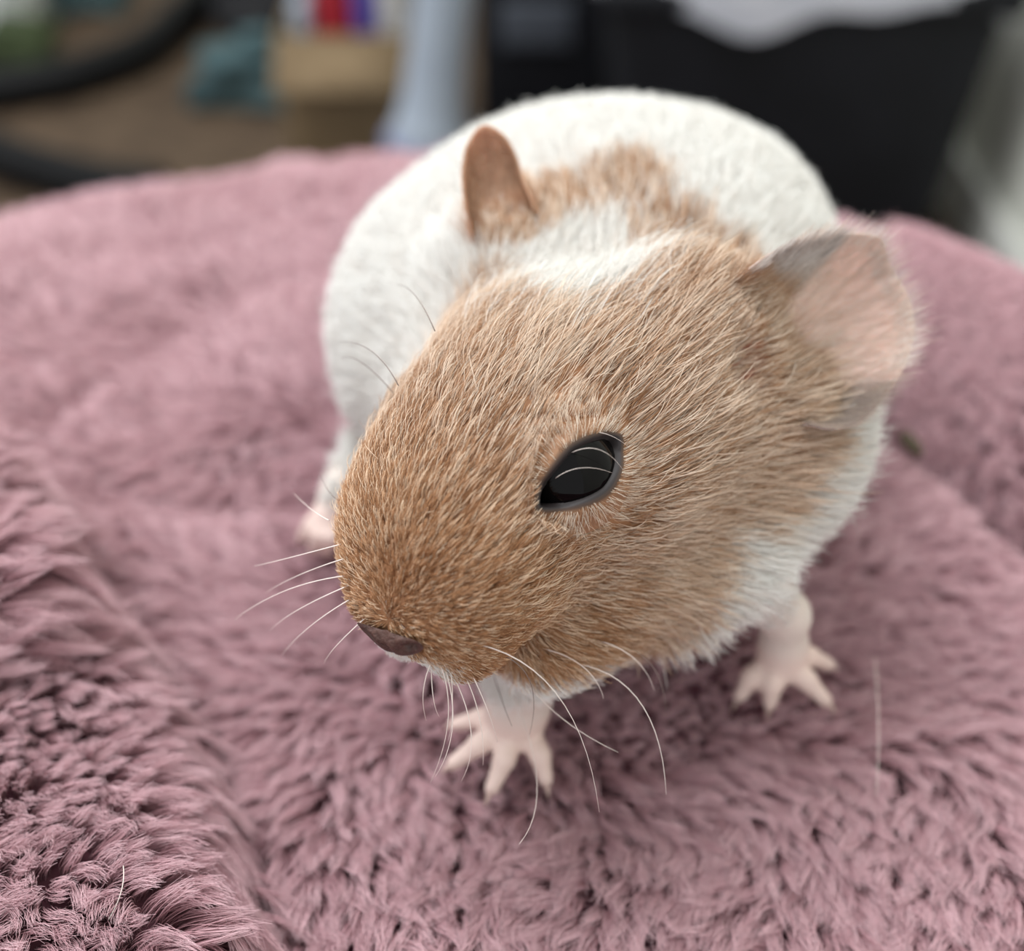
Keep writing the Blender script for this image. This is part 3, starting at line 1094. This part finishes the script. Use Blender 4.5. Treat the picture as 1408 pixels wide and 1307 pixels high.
GL = ear_grid([(1000, 398, .1790), (1022, 440, .1785), (1034, 490, .1815), (1052, 545, .1845), (1092, 576, .1890)],
              [(1030, 372, .1745), (1065, 348, .1770), (1115, 330, .1800), (1170, 321, .1835), (1213, 329, .1850),
               (1222, 362, .1875), (1247, 405, .1875), (1256, 450, .1870), (1246, 495, .1855), (1215, 545, .1840),
               (1180, 578, .1825), (1142, 588, .1810), (1112, 582, .1795)], .0052)
uu = np.linspace(0, 1, GL.shape[0])[:, None, None]
rr = np.linspace(0, 1, GL.shape[1])[None, :, None]
mixc = lambda a, b, k: a * (1 - k) + b * k
tl = mixc(lin(186, 122, 106), lin(222, 194, 182), smooth(.05, .50, rr))
tl = mixc(tl, lin(150, 136, 130), smooth(.66, .84, uu) * smooth(.35, .8, rr) * .95)
tl = mixc(tl, lin(164, 152, 148), smooth(.36, .2, uu) * smooth(.4, .8, rr) * .8)
NL = ear_mesh('ear', GL, ear_mat, np.broadcast_to(tl, GL.shape), .0006, 'large pink floppy ear with grey edge')
GR = ear_grid([(655, 350, .2038), (672, 338, .2030), (700, 326, .2025), (738, 305, .2035)],
              [(650, 322, .2012), (640, 275, .2014), (637, 232, .2018), (646, 194, .2024), (665, 173, .2028), (690, 185, .2026),
               (708, 215, .2022), (719, 250, .2016), (735, 288, .2014)], .0035)
uu2 = np.linspace(0, 1, GR.shape[0])[:, None, None]
rr2 = np.linspace(0, 1, GR.shape[1])[None, :, None]
tr = mixc(lin(164, 126, 102), lin(186, 148, 122), smooth(.1, .7, rr2)) + 0 * uu2
tr = mixc(tr, lin(160, 118, 94), smooth(.25, .0, uu2) * .7)
NR = ear_mesh('ear', GR, ear_mat, np.broadcast_to(tr, GR.shape), .0006, 'small upright ginger-brown ear')


def ear_fur(name, G, N, n, pick, length, colf, lift, rad, splay=.15, back=False):
    nu, nr = G.shape[:2]
    u, r = pick(n)
    fu, fr = u * (nu - 1), r * (nr - 1)
    i, j = np.minimum(fu.astype(int), nu - 2), np.minimum(fr.astype(int), nr - 2)
    a, b = (fu - i)[:, None], (fr - j)[:, None]
    p = (G[i, j] * (1 - a) * (1 - b) + G[i + 1, j] * a * (1 - b) + G[i, j + 1] * (1 - a) * b + G[i + 1, j + 1] * a * b)
    d = norm(G[i, np.minimum(j + 1, nr - 1)] - G[i, j])
    nn = -N[i, j]
    if back:
        nn = -nn
    s = norm(np.cross(nn, d))
    d = norm(d + s * rng.normal(0, splay, (n, 1)))
    L = length(u, r) * rng.uniform(.6, 1.2, n)
    tau = np.linspace(0, 1, 5)
    lf = (lift * rng.uniform(.5, 1.4, n))[:, None]
    P = p[:, None] + L[:, None, None] * (tau[None, :, None] * d[:, None] + (lf * (tau * (1.25 - .6 * tau))[None, :])[..., None] * nn[:, None])
    c = colf(u, r, n)
    R = rad * rng.uniform(.7, 1.3, (n, 1)) * (1 - .75 * tau)[None]
    col = c[:, None, :] * (.80 + .20 * tau)[None, :, None]
    return P, R, col


def rnd_colour(cols, n):
    return np.array(cols)[rng.integers(0, len(cols), n)] * rng.uniform(.88, 1.08, (n, 1))


if FUR:
    parts = [
        # fine pale down inside the big ear
        ear_fur('down', GL, NL, 4600, lambda n: (rng.uniform(.12, .92, n), rng.uniform(.0, .95, n)), lambda u, r: .0056 + 0 * u,
                lambda u, r, n: mixc(rnd_colour([lin(236, 214, 198), lin(226, 196, 178), lin(244, 232, 222)], n),
                                     rnd_colour([lin(160, 146, 138), lin(190, 176, 166)], n), smooth(.68, .82, u)[:, None]), .16, .000022),
        # ginger-grey hair over the front fold of the big ear
        ear_fur('front', GL, NL, 5400, lambda n: (rng.uniform(.0, .29, n) ** 1.0, rng.uniform(.0, .96, n)), lambda u, r: .0066 - .0030 * r,
                lambda u, r, n: mixc(rnd_colour([BROWN_M, lin(200, 168, 142), BROWN_D], n),
                                     rnd_colour([lin(222, 212, 206), lin(238, 230, 224), lin(170, 156, 148)], n), smooth(.2, .65, r)[:, None]), .20, .000032),
        # hair at the root of the ear, hanging over the hollow
        ear_fur('root', GL, NL, 3200, lambda n: (rng.uniform(.0, 1, n), rng.uniform(.0, .16, n)), lambda u, r: .0055 + 0 * u,
                lambda u, r, n: rnd_colour([BROWN_M, BROWN_D, BROWN_L, lin(214, 190, 168)], n), .34, .00003, .3),
        # fringe on the rim
        ear_fur('rim', GL, NL, 900, lambda n: (rng.uniform(.30, .70, n), rng.uniform(.86, 1, n)), lambda u, r: .0030 + 0 * u,
                lambda u, r, n: rnd_colour([lin(244, 240, 236), lin(230, 220, 212)], n), .05, .00002, .25),
        ear_fur('low', GL, NL, 2000, lambda n: (rng.uniform(.74, 1, n), rng.uniform(.0, .97, n)), lambda u, r: .0036 + 0 * u,
                lambda u, r, n: rnd_colour([lin(150, 136, 128), lin(186, 170, 158), lin(206, 186, 168)], n), .12, .000025),
        ear_fur('small', GR, NR, 4200, lambda n: (rng.uniform(0, 1, n), rng.uniform(.0, .97, n)), lambda u, r: .0026 - .001 * r,
                lambda u, r, n: rnd_colour([lin(186, 144, 114), lin(166, 126, 100), lin(212, 176, 148)], n), .18, .00003),
        ear_fur('smallroot', GR, NR, 900, lambda n: (rng.uniform(0, 1, n), rng.uniform(.0, .15, n)), lambda u, r: .0060 + 0 * u,
                lambda u, r, n: rnd_colour([lin(190, 142, 112), lin(172, 124, 96), BROWN_M], n), .22, .00003, .25),
    ]
    curves_obj('ear_fur', np.concatenate([q[0] for q in parts]), np.concatenate([q[1] for q in parts]),
               np.concatenate([q[2] for q in parts]), fur_mat, pig)

# whiskers: each one a fine curved hair; pixels of root, middle, tip on the photograph with their depths
from mathutils.bvhtree import BVHTree
BVH = BVHTree.FromPolygons(PV.tolist(), PF.tolist())


def on_body(x, y):
    for dx, dy in ((0, 0), (8, -8), (16, -14), (24, -24), (14, -34), (30, -44)):
        d = norm(pix(x + dx, y + dy, 1.0) - CAM)
        h = BVH.ray_cast(Vector(CAM), Vector(d))
        if h[0] is not None and (np.array(h[0]) - CAM) @ FW < .19:
            return np.array(h[0])
    return pix(x, y, .168)


whisk_l = material('whisker_pale', color=lin(240, 226, 218), rough=.35, spec=.4)
whisk_d = material('whisker_dark', color=lin(128, 112, 106), rough=.4, spec=.4)
WH = [((452, 770), (400, 766), (350, 778), .176, 0), ((454, 815), (392, 812), (322, 852), .178, 0), ((457, 828), (410, 838), (372, 866), .180, 0),
      ((460, 846), (425, 862), (388, 900), .180, 0), ((480, 872), (462, 888), (446, 912), .176, 0), ((455, 790), (412, 790), (365, 815), .180, 0),
      ((578, 922), (582, 950), (586, 990), .168, 0), ((597, 920), (616, 990), (592, 1075), .172, 0), ((604, 926), (622, 1000), (598, 1068), .170, 0),
      ((612, 930), (622, 980), (616, 1018), .170, 0), ((624, 930), (648, 1010), (634, 1074), .170, 0), ((640, 930), (660, 990), (664, 1052), .170, 0),
      ((648, 925), (670, 975), (684, 1020), .170, 0), ((585, 922), (596, 960), (604, 985), .168, 0), ((668, 925), (690, 962), (704, 998), .172, 1),
      ((655, 885), (770, 960), (824, 1116), .168, 0), ((715, 925), (770, 985), (850, 1034), .172, 0), ((790, 912), (880, 965), (916, 1092), .170, 0),
      ((690, 900), (730, 940), (728, 1010), .174, 1), ((688, 980), (738, 1070), (714, 1160), .166, 0), ((862, 890), (900, 920), (916, 978), .178, 1),
      ((740, 890), (800, 915), (830, 960), .172, 0), ((820, 880), (872, 905), (900, 950), .178, 0),
      ((548, 530), (510, 482), (466, 470), .182, 1), ((598, 455), (570, 405), (545, 392), .186, 1), ((470, 700), (456, 680), (442, 655), .180, 1),
      ((452, 715), (428, 700), (404, 678), .182, 0), ((545, 545), (500, 500), (470, 492), .184, 1),
      ((764, 657), (800, 643), (842, 650), .1600, 0), ((786, 622), (824, 618), (856, 645), .1600, 0), ((812, 594), (838, 598), (864, 614), .1630, 0)]
for r_, m_, t_, dep, dk in WH:
    lash = dep < .1640
    a = pix(*r_, dep) if lash else on_body(*r_)
    da = (a - CAM) @ FW
    c = pix(*t_, dep if not lash else dep + .002)
    b = pix(*m_, (da + dep) / 2 - (.002 if not lash else .0012))
    path = bezier(a, 2 * b - (a + c) / 2, c, 14)
    rad = np.linspace(.000085, .00003, 14) * (.55 if lash else 1)
    mesh_obj('whisker', *tube(path, rad, 5), whisk_d if dk else whisk_l, pig)
# ------------------------------------------------------------------ plush cushion, blanket fold, roll
BC, BR, BE, BZ = np.array([.004, .118]), .303, .075, .070
ZB = -.0055
GROOVES = [([(40, 580), (150, 500), (260, 430), (345, 385), (470, 365), (600, 362)], .0020, .0070),
           ([(1195, 508), (1240, 545), (1310, 600), (1408, 688), (1520, 790)], .020, .0095),
           ([(150, 660), (230, 680), (330, 690), (430, 690)], .0022, .006)]
GROOVES = [(np.array([pixz(x, y, 0)[:2] for x, y in g]), d, w) for g, d, w in GROOVES]


def poly_dist(xy, P):
    d = np.full(xy.shape[:-1], 9.0)
    for a, b in zip(P[:-1], P[1:]):
        ab = b - a
        t = np.clip(((xy - a) @ ab) / (ab @ ab), 0, 1)
        d = np.minimum(d, np.linalg.norm(xy - a - t[..., None] * ab, axis=-1))
    return d


def inside(xy, P):
    x, y = xy[..., 0], xy[..., 1]
    r = np.zeros(xy.shape[:-1], bool)
    for (x0, y0), (x1, y1) in zip(P, np.roll(P, -1, 0)):
        c = ((y0 > y) != (y1 > y)) & (x < (x1 - x0) * (y - y0) / (y1 - y0 + 1e-15) + x0)
        r ^= c
    return r


EDGE_B = np.array([pixz(x, y, .008)[:2] for x, y in [(100, 770), (175, 860), (250, 965), (298, 1075), (318, 1180), (352, 1285), (380, 1420)]])


def cushion_h(xy):
    d = BR * (1 - .13 * smooth(.02, .12, xy[..., 0])) - np.linalg.norm(xy - BC, axis=-1)
    q = np.clip((BE - d) / BE, 0, .985)
    z = ZB - BZ * (1 - np.sqrt(1 - q * q))
    z = z + vnoise(xy, 38, 11) * .0020 + vnoise(xy, 95, 12) * .0010
    z = z - .007 * np.exp(-(poly_dist(xy, EDGE_B) / .008) ** 2)
    for g, dep, w in GROOVES:
        z = z - dep * np.exp(-(poly_dist(xy, g) / w) ** 2)
    return z


def fold_poly(px, z):
    return np.array([pixz(x, y, z)[:2] for x, y in px])


FOLD_B = fold_poly([(-160, 640), (20, 700), (80, 770), (160, 860), (238, 965), (285, 1075), (305, 1180), (340, 1285), (370, 1420), (-300, 1500)], .008)
FOLD_A = fold_poly([(-260, 600), (-20, 640), (60, 690), (100, 770), (112, 850), (95, 905), (40, 930), (-40, 950), (-260, 990)], .015)


def make_fold_h(P, h, w, base):
    loop = np.vstack([P, P[:1]])

    def f(xy):
        d = poly_dist(xy, loop)
        q = np.clip(1 - d / w, 0, 1)
        return base(xy) + .0014 + h * np.sqrt(1 - q * q) + vnoise(xy, 55, 21) * .0015
    return f


fold_b = make_fold_h(FOLD_B, .0185, .016, cushion_h)
fold_a = make_fold_h(FOLD_A, .0150, .014, fold_b)

base_mat = material('plush_backing', color=lin(104, 68, 77), rough=.95, noise=lin(92, 58, 67), noise_scale=300, spec=.05)
cushion = thing('plush_cushion', (BC[0], BC[1], FLOOR), 'round dusky pink plush cushion that the guinea pig stands on', 'cushion')
V, F = [], []
na, rings = 220, 110
radii = np.r_[np.linspace(0, BR * .999, rings)]
for r in radii:
    for k in range(na):
        a = 2 * math.pi * k / na
        xy = BC + r * np.array([math.cos(a), math.sin(a)])
        V.append((xy[0], xy[1], 0))
V = np.array(V)
V[:, 2] = cushion_h(V[:, :2])
side = []
for z in (-.10, -.2, -.3, -.4, FLOOR + .002):
    bulge = .012 * math.sin((z + .07) / (FLOOR + .07) * math.pi)
    side += [(BC[0] + (BR + bulge) * math.cos(2 * math.pi * k / na), BC[1] + (BR + bulge) * math.sin(2 * math.pi * k / na), z) for k in range(na)]
V = np.concatenate([V, np.array(side)])
nr_ = rings + 5
for i in range(nr_ - 1):
    for k in range(na):
        F.append((i * na + k, (i + 1) * na + k, (i + 1) * na + (k + 1) % na, i * na + (k + 1) % na))
F.append(tuple((nr_ - 1) * na + k for k in range(na))[::-1])
mesh_obj('cover', V, F, base_mat, cushion)

# the plush roll along the right-hand side
c0, cd, cn_ = np.array([.0877, .235]), np.array([.426, -.905]), np.array([.905, .426])
ROLL_R = .033
rp = []
for s_, o_ in ((-.05, .012), (-.03, .024), (-.005, .031), (.02, .035), (.06, .038), (.11, .041), (.17, .044), (.22, .038)):
    q = c0 + cd * s_ + cn_ * o_
    rp.append((q[0], q[1], -.021))
ROLLP = catmull(rp, 10)
nrp = len(ROLLP)
tt = np.linspace(0, 1, nrp)
rrad = ROLL_R * np.clip(np.minimum(tt, 1 - tt) / .10, .0, 1) ** .5 + .001
mesh_obj('bolster', *tube(ROLLP, rrad, 28), base_mat, cushion)


def fold_mesh(name, P, hf_, base, parent):
    lo, hi = P.min(0), P.max(0)
    st = .0026
    nx, ny = int((hi[0] - lo[0]) / st) + 2, int((hi[1] - lo[1]) / st) + 2
    X, Y = np.meshgrid(lo[0] + st * np.arange(nx), lo[1] + st * np.arange(ny), indexing='ij')
    xy = np.stack([X, Y], -1)
    ins = inside(xy, P)
    z = hf_(xy)
    zb = base(xy) + .0012
    z = np.where(ins, z, zb)
    dil = ins.copy()
    for dx in (-1, 0, 1):
        for dy in (-1, 0, 1):
            dil |= np.roll(np.roll(ins, dx, 0), dy, 1)
    ids = np.full(ins.shape, -1)
    ids[dil] = np.arange(dil.sum())
    Vt = np.concatenate([xy[dil], z[dil][:, None]], 1)
    Ft = []
    for i in range(nx - 1):
        for j in range(ny - 1):
            q = (ids[i, j], ids[i + 1, j], ids[i + 1, j + 1], ids[i, j + 1])
            if min(q) >= 0:
                Ft.append(q)
    return mesh_obj(name, Vt, Ft, base_mat, parent)


blanket = thing('plush_blanket', (-.09, .13, .002), 'dusky pink shaggy plush blanket lying in folds at the near left on the cushion', 'blanket')
fold_mesh('fold', FOLD_B, fold_b, cushion_h, blanket)
fold_mesh('fold', FOLD_A, fold_a, fold_b, blanket)

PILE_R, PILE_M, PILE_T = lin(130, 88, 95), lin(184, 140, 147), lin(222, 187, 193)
pile_mat = material('plush_pile', attr='tint', rough=.75, spec=.12, sheen=.15)


def h_normal(hf_, xy):
    e = .0012
    dx = (hf_(xy + [e, 0]) - hf_(xy - [e, 0])) / (2 * e)
    dy = (hf_(xy + [0, e]) - hf_(xy - [0, e])) / (2 * e)
    return norm(np.stack([-dx, -dy, np.ones_like(dx)], -1))


def jitter_grid(lo, hi, sp):
    X, Y = np.meshgrid(np.arange(lo[0], hi[0], sp), np.arange(lo[1], hi[1], sp * .87), indexing='ij')
    X = X + (np.arange(X.shape[1]) % 2)[None] * sp / 2
    q = np.stack([X, Y], -1).reshape(-1, 2)
    return q + rng.uniform(-.42, .42, q.shape) * sp


def in_view(p, m=130):
    q = p - CAM
    d = q @ FW
    x = 704 + FPX * (q @ RT) / d
    y = 653.5 - FPX * (q @ UP) / d
    return (d > .02) & (x > -m) & (x < 1408 + m) & (y > -m) & (y < 1307 + m)


def tufts(root, n, flow, L, per, spread, tip, rad, stand=.75, lay=.7, K=6, curl=.0011, fuzz=.00045):
    """root (T,3), n normals, flow unit vectors, L lengths: each tuft is `per` fibres that meet near a soft tip"""
    T = len(root)
    f = flow - n * np.sum(flow * n, 1, keepdims=True)
    f = norm(f)
    b = np.cross(n, f)
    ax = norm(n * stand + f * (lay * rng.uniform(.7, 1.3, (T, 1))) + b * rng.normal(0, .22, (T, 1)))
    tipc = root + ax * L[:, None]
    mid = root + norm(n * (stand + .45) + f * lay * .45) * (L * .55)[:, None]
    M = T * per
    R = np.repeat
    ra, rr = rng.uniform(0, 2 * math.pi, M), np.sqrt(rng.random(M))
    off = (R(f, per, 0) * np.cos(ra)[:, None] + R(b, per, 0) * np.sin(ra)[:, None]) * rr[:, None]
    sL = R(L / L.mean(), per)[:, None]
    p0 = R(root, per, 0) + off * spread * sL
    p2 = R(tipc, per, 0) + off * tip + rng.normal(0, fuzz, (M, 3)) + R(ax, per, 0) * (rng.uniform(-.24, .14, M) * R(L, per))[:, None]
    p1 = R(mid, per, 0) + off * (spread * .95) * sL + rng.normal(0, .0003, (M, 3))
    tau = np.linspace(0, 1, K)[None, :, None]
    P = (1 - tau) ** 2 * p0[:, None] + 2 * tau * (1 - tau) * p1[:, None] + tau ** 2 * p2[:, None]
    ph = rng.uniform(0, 6.28, T)
    wv = np.sin(tau * 5.0 + R(ph, per)[:, None, None]) * tau * curl
    P = P + wv * R(b, per, 0)[:, None]
    Rd = rad * rng.uniform(.7, 1.3, (M, 1)) * (1 - .72 * tau[..., 0] ** 2)
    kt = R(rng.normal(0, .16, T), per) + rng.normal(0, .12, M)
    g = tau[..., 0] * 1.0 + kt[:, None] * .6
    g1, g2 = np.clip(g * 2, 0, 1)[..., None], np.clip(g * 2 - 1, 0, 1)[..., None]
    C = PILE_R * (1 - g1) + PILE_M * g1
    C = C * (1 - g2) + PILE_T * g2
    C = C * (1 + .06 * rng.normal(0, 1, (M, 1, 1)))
    return P, Rd, np.clip(C, 0, .95)


def cat(parts):
    return [np.concatenate([q[i] for q in parts]) for i in range(3)]


FEET = np.concatenate([np.concatenate(t) for t in (TOES_A, TOES_B, TOES_C, TOES_D)] + [p[-1:] for p, _, _ in LIMBS])


def press(p):
    """how far the pile is flattened: under the feet and the belly"""
    m = np.ones(len(p))
    for q in FEET:
        m = np.minimum(m, np.interp(np.linalg.norm(p[:, :2] - q[:2], axis=1), [.002, .006], [.40, 1]))
    bcx = np.interp(p[:, 1], BY, BCX)
    bw = np.interp(p[:, 1], BY, BW)
    u = np.where((p[:, 1] > BY[0]) & (p[:, 1] < BY[-1]), np.abs(p[:, 0] - bcx) / bw, 9)
    return m * np.interp(u, [.6, .95], [.35, 1])


def flow_field(xy, base=None, amp=1.0, sc=26, seed=31):
    r = norm(xy - np.array([.015, .19])) if base is None else np.broadcast_to(np.asarray(base, float), xy.shape)
    a = np.arctan2(r[:, 1], r[:, 0]) + amp * (vnoise(xy, sc, seed) * 1.3 + vnoise(xy, sc * 2.6, seed + 1) * .8)
    return np.stack([np.cos(a), np.sin(a), np.zeros(len(xy))], 1)


if PILE:
    parts = []
    q = jitter_grid((-.30, .0), (.30, .43), .00235)
    ok = np.linalg.norm(q - BC, axis=1) < BR * .985
    q = q[ok]
    p = np.concatenate([q, cushion_h(q)[:, None]], 1)
    keep = in_view(p, 520) & ~(inside(q, FOLD_B) & (poly_dist(q, np.vstack([FOLD_B, FOLD_B[:1]])) > .004))
    rd_ = poly_dist(q, ROLLP[:, :2])
    keep &= rd_ > .019
    p, q = p[keep], q[keep]
    n = h_normal(cushion_h, q)
    dep = (p - CAM) @ FW
    L = .0092 * np.interp(vnoise(q, 45, 41), [-1, 1], [.75, 1.25]) * np.interp(dep, [.20, .30], [1.0, .85]) * press(p)
    L = L * np.interp(poly_dist(q, GROOVES[1][0]), [.004, .010], [.55, 1])
    fl = flow_field(q)
    near, mid, far = dep < .235, (dep >= .235) & (dep < .29), dep >= .29
    seen = in_view(p, 110)
    for m, per, rad in ((near & seen, 30, .000062), (mid & seen, 20, .000085), (far & seen, 13, .00012), (~seen, 9, .00016)):
        if m.any():
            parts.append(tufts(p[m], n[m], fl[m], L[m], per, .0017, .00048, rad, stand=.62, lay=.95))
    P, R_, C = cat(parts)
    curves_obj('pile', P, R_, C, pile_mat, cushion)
    # the roll: short soft nap
    i = rng.integers(0, nrp - 1, 22000)
    f_ = rng.random(22000)[:, None]
    ctr = ROLLP[i] * (1 - f_) + ROLLP[i + 1] * f_
    T_ = norm(ROLLP[i + 1] - ROLLP[i])
    A_ = norm(np.cross(T_, [0, 0, 1.0]))
    B_ = np.cross(A_, T_)
    an = rng.uniform(-.6, math.pi + .9, len(i))
    nn = A_ * np.cos(an)[:, None] + B_ * np.sin(an)[:, None]
    nn[nn[:, 2] < -.6] *= 1
    p = ctr + nn * (rrad[i][:, None])
    ok = in_view(p, 400) & (p[:, 2] > -.030)
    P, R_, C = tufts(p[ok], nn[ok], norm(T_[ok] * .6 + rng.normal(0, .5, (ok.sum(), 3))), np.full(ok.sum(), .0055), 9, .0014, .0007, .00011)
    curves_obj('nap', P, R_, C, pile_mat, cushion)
    # the blanket folds: longer shaggy pile that hangs over the edges
    parts = []
    for Pf, hf_, other, bdir in ((FOLD_B, fold_b, FOLD_A, (.92, -.25)), (FOLD_A, fold_a, None, (.95, -.15))):
        q = jitter_grid(Pf.min(0), Pf.max(0), .0024)
        ins = inside(q, Pf)
        if other is not None:
            ins &= ~(inside(q, other) & (poly_dist(q, np.vstack([other, other[:1]])) > .006))
        q = q[ins]
        p = np.concatenate([q, hf_(q)[:, None]], 1)
        ok = in_view(p)
        p, q = p[ok], q[ok]
        n = h_normal(hf_, q)
        ed = poly_dist(q, np.vstack([Pf, Pf[:1]]))
        L = np.interp(ed, [0, .006, .02], [.0130, .0105, .0074]) * np.interp(vnoise(q, 60, 43), [-1, 1], [.75, 1.25])
        edge = ed < .007
        fl = flow_field(q, bdir, .55, 40, 51)
        for m, lay, st in ((edge, 1.1, .45), (~edge, .62, .85)):
            if m.any():
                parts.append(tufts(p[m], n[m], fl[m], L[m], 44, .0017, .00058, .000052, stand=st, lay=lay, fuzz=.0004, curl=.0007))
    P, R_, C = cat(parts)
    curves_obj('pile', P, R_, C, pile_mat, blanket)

# a loose white hair and a dropping on the plush
hair = tube(bezier(pixz(1203, 905, .008), pixz(1212, 1000, .012), pixz(1205, 1095, .006), 16), np.linspace(.00009, .00004, 16), 6)
mesh_obj('loose_hair', *hair, whisk_l, None, label='long loose white hair lying on the pink plush by the front paw', category='hair')
for px3, lab in ((((268, 1220), (335, 1262), (388, 1308)), 'fine pale hair lying across the near corner of the shaggy blanket fold'),
                 (((186, 1236), (184, 1272), (164, 1302)), 'short curved pale hair lying in the pile of the shaggy blanket')):
    q3 = []
    for x, y in px3:
        w = pixz(x, y, .016)
        q3.append(np.array([w[0], w[1], fold_b(w[None, :2])[0] + .0092]))
    mesh_obj('loose_hair', *tube(bezier(q3[0], 2 * q3[1] - (q3[0] + q3[2]) / 2, q3[2], 14), np.linspace(.00007, .00003, 14), 6), whisk_l, None,
             label=lab, category='hair')
c = pixz(1252, 610, .003)
a = norm(np.array([.30, -.95, 0]))
path = [c + a * x for x in (-.0042, -.0036, -.0022, 0, .0022, .0036, .0042)]
drop_mat = material('dark_pellet', color=lin(66, 58, 44), rough=.7, noise=lin(84, 74, 56), noise_scale=600)
mesh_obj('dropping', *tube(path, [.0003, .0010, .0016, .0018, .0016, .0010, .0003], 12), drop_mat, None,
         label='small dark brown dropping on the plush beside the roll', category='dropping')
